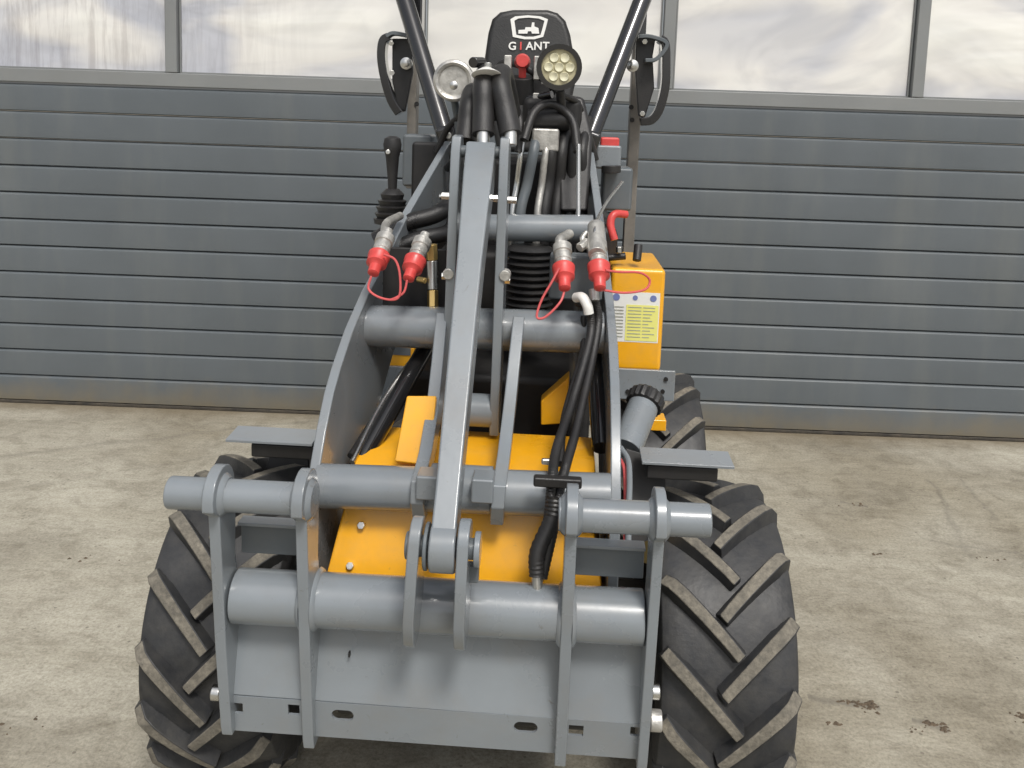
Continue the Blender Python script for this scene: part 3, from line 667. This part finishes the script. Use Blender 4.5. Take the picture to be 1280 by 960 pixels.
# --- joystick on the left
js = at(490, 275, .60)
bm = bmesh.new(); a_lathe(bm, js - Vector((0, 0, .01)), (0, 0, 1), [(0, .050), (.014, .052), (.016, .042), (.030, .050), (.034, .040), (.048, .046), (.052, .036), (.066, .041), (.070, .030), (.084, .034), (.10, .018)], n=28); j = fbm('joystick', bm, 'blackm', L0, ang=50)
bm = bmesh.new(); top = at(490, 180, .60); a_lathe(bm, js + Vector((0, 0, .08)), (top - js), [(0, .012), (.04, .014), (.10, .019), (.118, .024), (.135, .026), (.152, .022), (.158, .010)], n=22); fbm('joystick_grip', bm, 'blackm', j)
cyl_o('button', at(485, 190, .573), at(485, 190, .565), .007, 'steel', j, n=14)
# black bundle behind the left arm
hose([at(470, 300, .30), at(505, 280, .30), at(545, 268, .32), at(570, 250, .36)], .022)
hose([at(480, 318, .25), at(520, 300, .26), at(560, 290, .30), at(575, 270, .36)], .020)
box_o('dark_backing', at(545, 235, .62), (.14, .03, .26), 'dark', L0, bev=.01)  # dark box filling in the black area behind the left arm
cyl_o('tie_bolt', at(549, 246, .30), at(562, 245, .30), .008, 'steel', L0, n=8)

# --- work lamps
def lamp(px, py, y, r, kind):
    p = at(px, py, y); bm = bmesh.new(); d = Vector((0, -1, -.05)).normalized()
    if kind == 'round':
        a_lathe(bm, p - d * .05, d, [(0, r * .4), (.012, r * .7), (.03, r * .95), (.045, r), (.052, r * .97), (.056, r * .86), (.053, r * .74), (.046, r * .68)], n=36)
        o = fbm('work_lamp', bm, 'zincy', L0)
        tag(o, 'round grey lamp with a milky glass')
        bm = bmesh.new(); a_lathe(bm, p, d, [(-.010, r * .72), (-.004, r * .70), (-.010, r * .4), (-.012, r * .01)], n=36)
        g = fbm('lamp_lens', bm, M['lens'], o)
        bm = bmesh.new(); a_lathe(bm, p - d * .012 + Vector((0, 0, -.012)), d, [(0, r * .26), (.008, r * .2), (.012, .002)], n=20); fbm('bulb_reflector', bm, 'steel', o)
    else:
        a_lathe(bm, p - d * .05, d, [(0, r * .55), (.01, r * .8), (.03, r * .98), (.045, r), (.055, r), (.055, r * .78), (.045, r * .76)], n=36, )
        o = fbm('work_lamp', bm, 'black', L0); tag(o, 'black LED lamp with a cream lens of small cells')
        bm = bmesh.new(); a_lathe(bm, p - d * .004, d, [(-.004, r * .77), (0, r * .76), (.001, .002)], n=36); fbm('lamp_lens', bm, M['ledlens'], o)
        bm = bmesh.new()
        uu, vv = frame_of(d)
        for (a, b) in [(0, 0)] + [(math.cos(R(t)), math.sin(R(t))) for t in range(0, 360, 60)]:
            c = p + (uu * a + vv * b) * r * .47
            a_lathe(bm, c - d * .003, d, [(0, r * .22), (.004, r * .19), (.002, r * .08), (.0018, .001)], n=16)
        fbm('lens_cell', bm, M['ledcell'], o)
    return o
M['lens'] = mat('milky_lens', (.30, .32, .27), .15, .8, var=.12, vscale=20); M['ledlens'] = mat('led_lens', (.50, .46, .30), .2, .2, var=.15, vscale=30)
M['ledcell'] = mat('led_cell', (.75, .72, .52), .15, .3, var=.1, vscale=60)
lamp(567, 101, .45, .055, 'round'); lamp(699, 84, .40, .058, 'led')
cyl_o('lamp_stalk', at(700, 112, .44), at(705, 165, .50), .012, 'blackm', L0)
tube_o('lamp_bracket', [at(592, 104, .48), at(610, 118, .52), at(650, 124, .54), at(690, 118, .5)], .010, 'black', L0)
tube_o('lamp_stalk', [at(567, 120, .50), at(572, 150, .54), at(575, 180, .56)], .010, 'grey_d', L0)
# column top: red knob, levers, silver fittings
cyl_o('red_knob', at(653, 77, .55), at(653, 76, .50), .022, 'red', L0, r1=.017, n=20); cyl_o('knob_stem', at(653, 82, .53), at(653, 100, .54), .010, 'red', L0)
cyl_o('column_drum', at(653, 96, .54), at(653, 128, .56), .032, 'blackm', L0)
for px, py, h, wd in ((635, 80, 22, .02), (671, 85, 30, .016), (670, 125, 18, .018), (680, 100, 12, .014)):
    box_o('column_fitting', at(px, py, .52), (wd, .02, h * .0021), 'zincy', L0, bev=.003)
tube_o('steering_wheel', [at(620, 88, .62), at(630, 78, .60), at(655, 84, .55), at(690, 108, .55), at(680, 120, .60), at(640, 112, .66), at(620, 88, .62)], .010, 'blackm', L0)
box_o('dash_panel', at(655, 112, .62), (.17, .04, .08), 'blackm', L0, bev=.015)

# --- seat
Y = 1.0
def rounded_prism(pxs, y, th, m, name, bev=.03):
    bm = bmesh.new(); P = [at(px, py, y) for px, py in pxs]
    # lean the back slightly rearwards at the top
    lean = lambda p: Vector((p.x, y + (p.z - 1.5) * .12, p.z))
    A = [bm.verts.new(lean(p)) for p in P]; B = [bm.verts.new(lean(p) + Vector((0, th, 0))) for p in P]
    bm.faces.new(A[::-1]); bm.faces.new(B); n = len(P)
    for i in range(n): bm.faces.new((A[i], A[(i + 1) % n], B[(i + 1) % n], B[i]))
    return fbm(name, bm, m, L0, bev=bev, segs=4)
back = rounded_prism([(604, 105), (605, 70), (609, 40), (614, 22), (624, 13), (640, 10), (684, 10), (697, 14), (707, 24), (713, 42), (718, 72), (719, 105), (700, 190), (622, 190)], Y, .09, 'vinyl', 'backrest', .018)
def on_back(px, py, off=.003):
    # point on the leaning front face of the backrest
    p = at(px, py, Y); y = Y + (p.z - 1.5) * .12; p = at(px, py, y - off); return p
def ribbon(pts, wd, m, name, th=.003):
    bm = bmesh.new(); n = len(pts)
    ps = [on_back(*q) for q in pts]; cen = sum(ps, Vector()) / n
    rings = []
    for p in ps:
        i = cen + (p - cen) * (1 - wd)
        rings.append([bm.verts.new(p), bm.verts.new(i), bm.verts.new(i + Vector((0, th, 0))), bm.verts.new(p + Vector((0, th, 0)))])
    for k in range(n):
        a, b = rings[k], rings[(k + 1) % n]
        for q in range(4): bm.faces.new((a[q], a[(q + 1) % 4], b[(q + 1) % 4], b[q]))
    return fbm(name, bm, m, back, smooth=False)
ribbon([(638, 24), (644, 20.5), (660, 19), (676, 20.5), (685, 24), (682, 36), (679, 46), (668, 49), (655, 49), (641, 46)], .20, 'print', 'badge_outline')
def decal(pts, name, m='print', par=None):
    bm = bmesh.new(); A = [bm.verts.new(on_back(*q)) for q in pts]; B = [bm.verts.new(on_back(*q, off=-.001)) for q in pts]
    bm.faces.new(A[::-1]); bm.faces.new(B); n = len(pts)
    for i in range(n): bm.faces.new((A[i], A[(i + 1) % n], B[(i + 1) % n], B[i]))
    return fbm(name, bm, m, par or back, smooth=False)
decal([(648, 42), (648, 37.5), (656, 37), (657, 34), (664, 34), (665, 28), (668, 28), (668, 33), (673, 35), (674, 42), (665, 42), (664, 39), (660, 39), (659, 42)], 'badge_emblem')
def text_mesh(txt, size, p, rot, m, name, parent, ex=.0015):
    cu = bpy.data.curves.new(name, 'FONT'); cu.body = txt; cu.size = size; cu.extrude = ex; cu.align_x = 'CENTER'; cu.align_y = 'CENTER'; cu.offset = size * .02
    t = bpy.data.objects.new(name, cu); col.objects.link(t)
    dg = bpy.context.evaluated_depsgraph_get(); me = bpy.data.meshes.new_from_object(t.evaluated_get(dg)); bpy.data.objects.remove(t)
    me.transform(Matrix.Translation(p) @ rot.to_matrix().to_4x4())
    me.materials.clear()
    return fin(name, me, m, parent, smooth=False)
for ch, px in (('G', 640.5), ('A', 662), ('N', 672.5), ('T', 682.5)): text_mesh(ch, .036, on_back(px, 58, .003), Euler((R(83), 0, 0)), 'print', 'lettering', back)
text_mesh('I', .036, on_back(651, 58, .003), Euler((R(83), 0, 0)), 'red', 'red_letter', back)
box_o('seat_cushion', (.0, .86, 1.26), (.42, .38, .12), 'vinyl', L0, bev=.04, segs=4)
for px, py in ((612, 82), (634, 83)): pass

# --- roll bar
def rops(s, a, b, top):
    hose_pts = [a - (b - a) * .35, a, b, top, top + Vector((-s * .06, .06, .06)), Vector((0.02, top.y + .08, top.z + .07))]
    return tube_o('roll_bar', hose_pts, .0275, 'black', L0, n=24, k=8)
aL, bL = at(556, 166, .70), at(509, 10, .90); aR, bR = at(737, 172, .70), at(799, 10, .90)
eL = aL + (bL - aL) * 2.0; eR = aR + (bR - aR) * 2.0
rops(-1, aL, bL, eL); rops(1, aR, bR, eR)
for px, w_ in ((517, .030), (792, .036)):
    top, bot = at(px, 20, 1.1), at(px - 1, 330 if px > 600 else 235, 1.1)
    x = (top.x + bot.x) / 2
    o = box_o('roll_bar_post', (x, 1.1, (2.28 + bot.z) / 2), (w_, .06, 2.28 - bot.z), 'post', L0, bev=.004)
for s, px in ((-1, 523), (1, 801)):
    p = at(px, 40, 1.06); box_o('upper_post', (p.x, 1.06, 1.99), (.030, .06, .56), 'black', L0, bev=.006)
for px, py in ((789, 134), (790, 150), (521, 130)):
    p = at(px, py, 1.068); cyl_o('post_hole', p, p - Vector((0, .003, 0)), .008, 'dark', L0, n=16, bev=0)
def hinge(s, strap, plate, bolt, tips, block):
    bm = bmesh.new(); a_strap(bm, [at(x, y, .95) for x, y in strap], .05, .026, (0, 1, 0)); o = fbm('hinge_guard', bm, 'black', L0, bev=.003)
    bm = bmesh.new(); P = [at(x, y, .96) for x, y in plate]
    A = [bm.verts.new(q) for q in P]; B = [bm.verts.new(q + Vector((0, .02, 0))) for q in P]; n = len(P)
    bm.faces.new(A[::-1]); bm.faces.new(B)
    for i in range(n): bm.faces.new((A[i], A[(i + 1) % n], B[(i + 1) % n], B[i]))
    fbm('hinge_plate', bm, 'blackm', o, bev=.004)
    p = at(*bolt, .93); bm = bmesh.new(); a_lathe(bm, p + Vector((0, .02, 0)), (0, -1, 0), [(0, .019), (.012, .019), (.014, .012), (.026, .011), (.028, .006)], n=24); fbm('hinge_bolt', bm, 'steel', o)
    for t in tips: cyl_o('hinge_screw', at(t[0], t[1], .93), at(t[0], t[1], .92), .009, 'steel', o, n=6, bev=.001)
    bm = bmesh.new(); a_strap(bm, [at(x, y, .93) for x, y in block], .04, .012, (0, 1, 0)); fbm('hinge_bracket', bm, 'grey_d', o, bev=.002)
hinge(-1, [(488, 46), (480, 52), (478, 72), (482, 98), (490, 125), (500, 142)], [(490, 48), (514, 48), (516, 90), (506, 140), (496, 132), (490, 100)], (507, 79), [(489, 54), (490, 91)], [(484, 46), (492, 42), (506, 44), (514, 47)])
hinge(1, [(824, 48), (831, 56), (832, 80), (831, 108), (824, 136), (814, 150), (800, 152)], [(795, 44), (820, 46), (816, 70), (818, 110), (806, 148), (798, 145), (794, 90)], (791, 82), [(806, 52), (803, 142)], [(798, 46), (812, 46), (830, 52), (832, 60), (820, 74), (806, 76)])
for s_, (px, py) in ((-1, (563, 178)), (1, (733, 184))):
    p = at(px, py, .66); box_o('roll_bar_socket', p, (.06, .08, .10), 'black', L0, rot=Matrix.Rotation(R(18 * s_), 3, 'Y'), bev=.012)
    cyl_o('socket_bolt', p + Vector((0, -.035, .02)), p + Vector((0, -.05, .02)), .010, 'steel', L0, n=6)
tube_o('wiring_loom', [at(545, 190, .60), at(560, 160, .58), at(580, 140, .50), at(600, 118, .45), at(640, 128, .48)], .009, 'hose', L0)
tube_o('wiring_loom', [at(745, 200, .60), at(735, 165, .58), at(722, 130, .52), at(700, 118, .46)], .009, 'hose', L0)
tube_o('wiring_loom', [at(560, 210, .55), at(575, 190, .45), at(588, 150, .25), at(592, 120, .2)], .012, 'hose', L0)
tube_o('wiring_loom', [at(648, 190, .40), at(650, 150, .42), at(640, 128, .48), at(625, 112, .5)], .010, 'hose', L0)
tube_o('wiring_loom', [at(655, 175, .38), at(668, 140, .42), at(690, 130, .45), at(715, 150, .45), at(722, 190, .40)], .011, 'hose', L0)
# tail lamp and lever on the right
box_o('tail_lamp', at(762, 178, .74), (.055, .04, .03), 'red', L0, bev=.006); box_o('lamp_housing', at(760, 196, .74), (.075, .05, .07), 'grey', L0, bev=.008)
cyl_o('filler_cap', at(764, 207, .70), at(764, 216, .70), .028, 'blackm', L0, n=20)
box_o('side_console', at(770, 235, .82), (.09, .12, .13), 'grey_d', L0, bev=.01)
box_o('side_console', at(525, 200, .85), (.09, .12, .16), 'grey_d', L0, bev=.01)
tube_o('red_lever', [at(783, 268, .60), at(768, 268, .58), at(763, 280, .57), at(768, 300, .56)], .011, 'red', L0)
cyl_o('throttle_cable', at(760, 322, .58), at(782, 320, .58), .010, 'blackm', L0); cyl_o('panel_knob', at(796, 326, .56), at(798, 306, .58), .012, 'blackm', L0, n=16)
cyl_o('panel_nut', at(774, 316, .56), at(774, 308, .56), .010, 'steel', L0, n=6)

# --- yellow side box with safety sticker
bx0, bx1, zb, zt = .303, .452, .745, 1.035
sb = box_o('side_box', ((bx0 + bx1) / 2 - .0, .70, (zb + zt) / 2), (bx1 - bx0, .32, zt - zb), 'yellow', L0, bev=.012, segs=3)
def sheet(name, x0, x1, z0, z1, y, m, par):
    bm = bmesh.new(); a_box(bm, ((x0 + x1) / 2, y, (z0 + z1) / 2), (x1 - x0, .0006, z1 - z0)); return fbm(name, bm, m, par, smooth=False)
p0, p1 = at(766, 364, .54), at(822, 429, .54)
M['stick_y'] = mat('sticker_yellow', (.78, .76, .22), .4, var=.05); M['stick_b'] = mat('sticker_blue', (.16, .2, .42), .4, var=.1); M['stick_t'] = mat('sticker_text', (.35, .36, .30), .5, var=.1)
st = sheet('safety_sticker', p0.x, p1.x, p1.z, p0.z, .5396, 'print', sb)
H = p0.z - p1.z; W = p1.x - p0.x
sheet('sticker_field', p0.x + W * .30, p1.x - W * .02, p1.z + H * .03, p0.z - H * .25, .5386, 'stick_y', sb)
for cx, r in ((.08, .010), (.48, .007), (.86, .009)):
    c = Vector((p0.x + W * cx, .5388, p0.z - H * .11)); cyl_o('sticker_symbol', c, c - Vector((0, .0008, 0)), r, 'stick_b', sb, n=20, bev=0)
bm = bmesh.new()
for i in range(10):
    z = p0.z - H * (.30 + .066 * i)
    for x0, x1 in ((.04, .25), (.34, .62), (.66, .66 + rnd.uniform(.1, .28))): a_box(bm, (p0.x + W * (x0 + x1) / 2, .5378, z), (W * (x1 - x0), .0005, .0022))
fbm('sticker_lines', bm, 'stick_t', sb, smooth=False)
sb2 = box_o('side_box', (-.285, .66, .90), (.13, .32, .24), 'yellow', L0, bev=.012, segs=3)
box_o('box_bracket', (.405, .50, .72), (.165, .012, .085), 'grey', L0, bev=.002)
for x, z in ((.455, .705), (.36, .70), (.462, .74)): cyl_o('bracket_screw', (x, .494, z), (x, .489, z), .006, 'dark', L0, n=10, bev=0)
box_o('box_bracket', at(487, 480, .38), (.10, .012, .10), 'grey', L0, bev=.002)
p = at(497, 446, .40); box_o('warning_plate', p, (.09, .006, .05), 'yellow', L0, bev=.002); q = at(497, 439, .395); box_o('plate_print', q, (.07, .002, .02), 'grey_d', L0, bev=0)
box_o('yellow_clip', at(487, 507, .15), (.03, .02, .012), 'yellow', L0, bev=.003); box_o('yellow_clip', at(818, 527, .40), (.055, .06, .03), 'yellow', L0, bev=.003)
cyl_o('clip_bolt', at(480, 500, .14), at(488, 500, .14), .010, 'zincy', L0, n=8)

# --- filler pipe with finned black cap
a, b = at(782, 562, .06), at(804, 508, .16)
cyl_o('filler_pipe', a, b, .036, 'grey', L0, n=32)
bm = bmesh.new(); d = (b - a).normalized(); a_lathe(bm, b - d * .002, d, [(0, .034), (.004, .042), (.010, .0435), (.030, .0435), (.036, .040), (.038, .02)], n=36, ridges=.07); fbm('finned_cap', bm, 'blackm', L0, ang=20)
# --- mudguards
def mudguard(x0, x1, s):
    box_o('mudguard', ((x0 + x1) / 2, -.085, .742), (x1 - x0, .075, .006), 'grey', L0, rot=Matrix.Rotation(R(3), 3, 'X'), bev=.001)
    xi0, xi1 = (x0 + .012, x1 - .03) if s > 0 else (x0 + .05, x1)
    box_o('mudguard_underside', ((xi0 + xi1) / 2, -.085, .717), (xi1 - xi0, .05, .03), 'dark', L0, bev=.004)  # dark box added as the dark underside of the guard
mudguard(.342, .530, 1); mudguard(-.530, -.345, -1)
# black plate and bent pipes between right arm and tyre
quad_sheet('hose_guard', [at(782, 560, -.02), at(832, 575, -.02), at(832, 690, -.10), at(782, 690, -.10)], .01, 'dark')
quad_sheet('hose_guard', [at(340, 560, -.0), at(386, 560, -.0), at(386, 600, -.02), at(330, 590, -.02)], .01, 'dark')
tube_o('brake_pipe', [at(776, 560, -.10), at(785, 575, -.14), at(787, 600, -.2), at(786, 640, -.26), at(785, 700, -.3)], .006, 'grey', L0)
tube_o('brake_pipe', [at(776, 575, -.12), at(781, 590, -.16), at(782, 640, -.24), at(781, 700, -.3)], .004, 'cord', L0)
cyl_o('orange_reflection', at(808, 690, -.18), at(828, 694, -.16), .022, 'brass', L0, n=20)  # brass stub stands for the orange reflection of the yellow cover
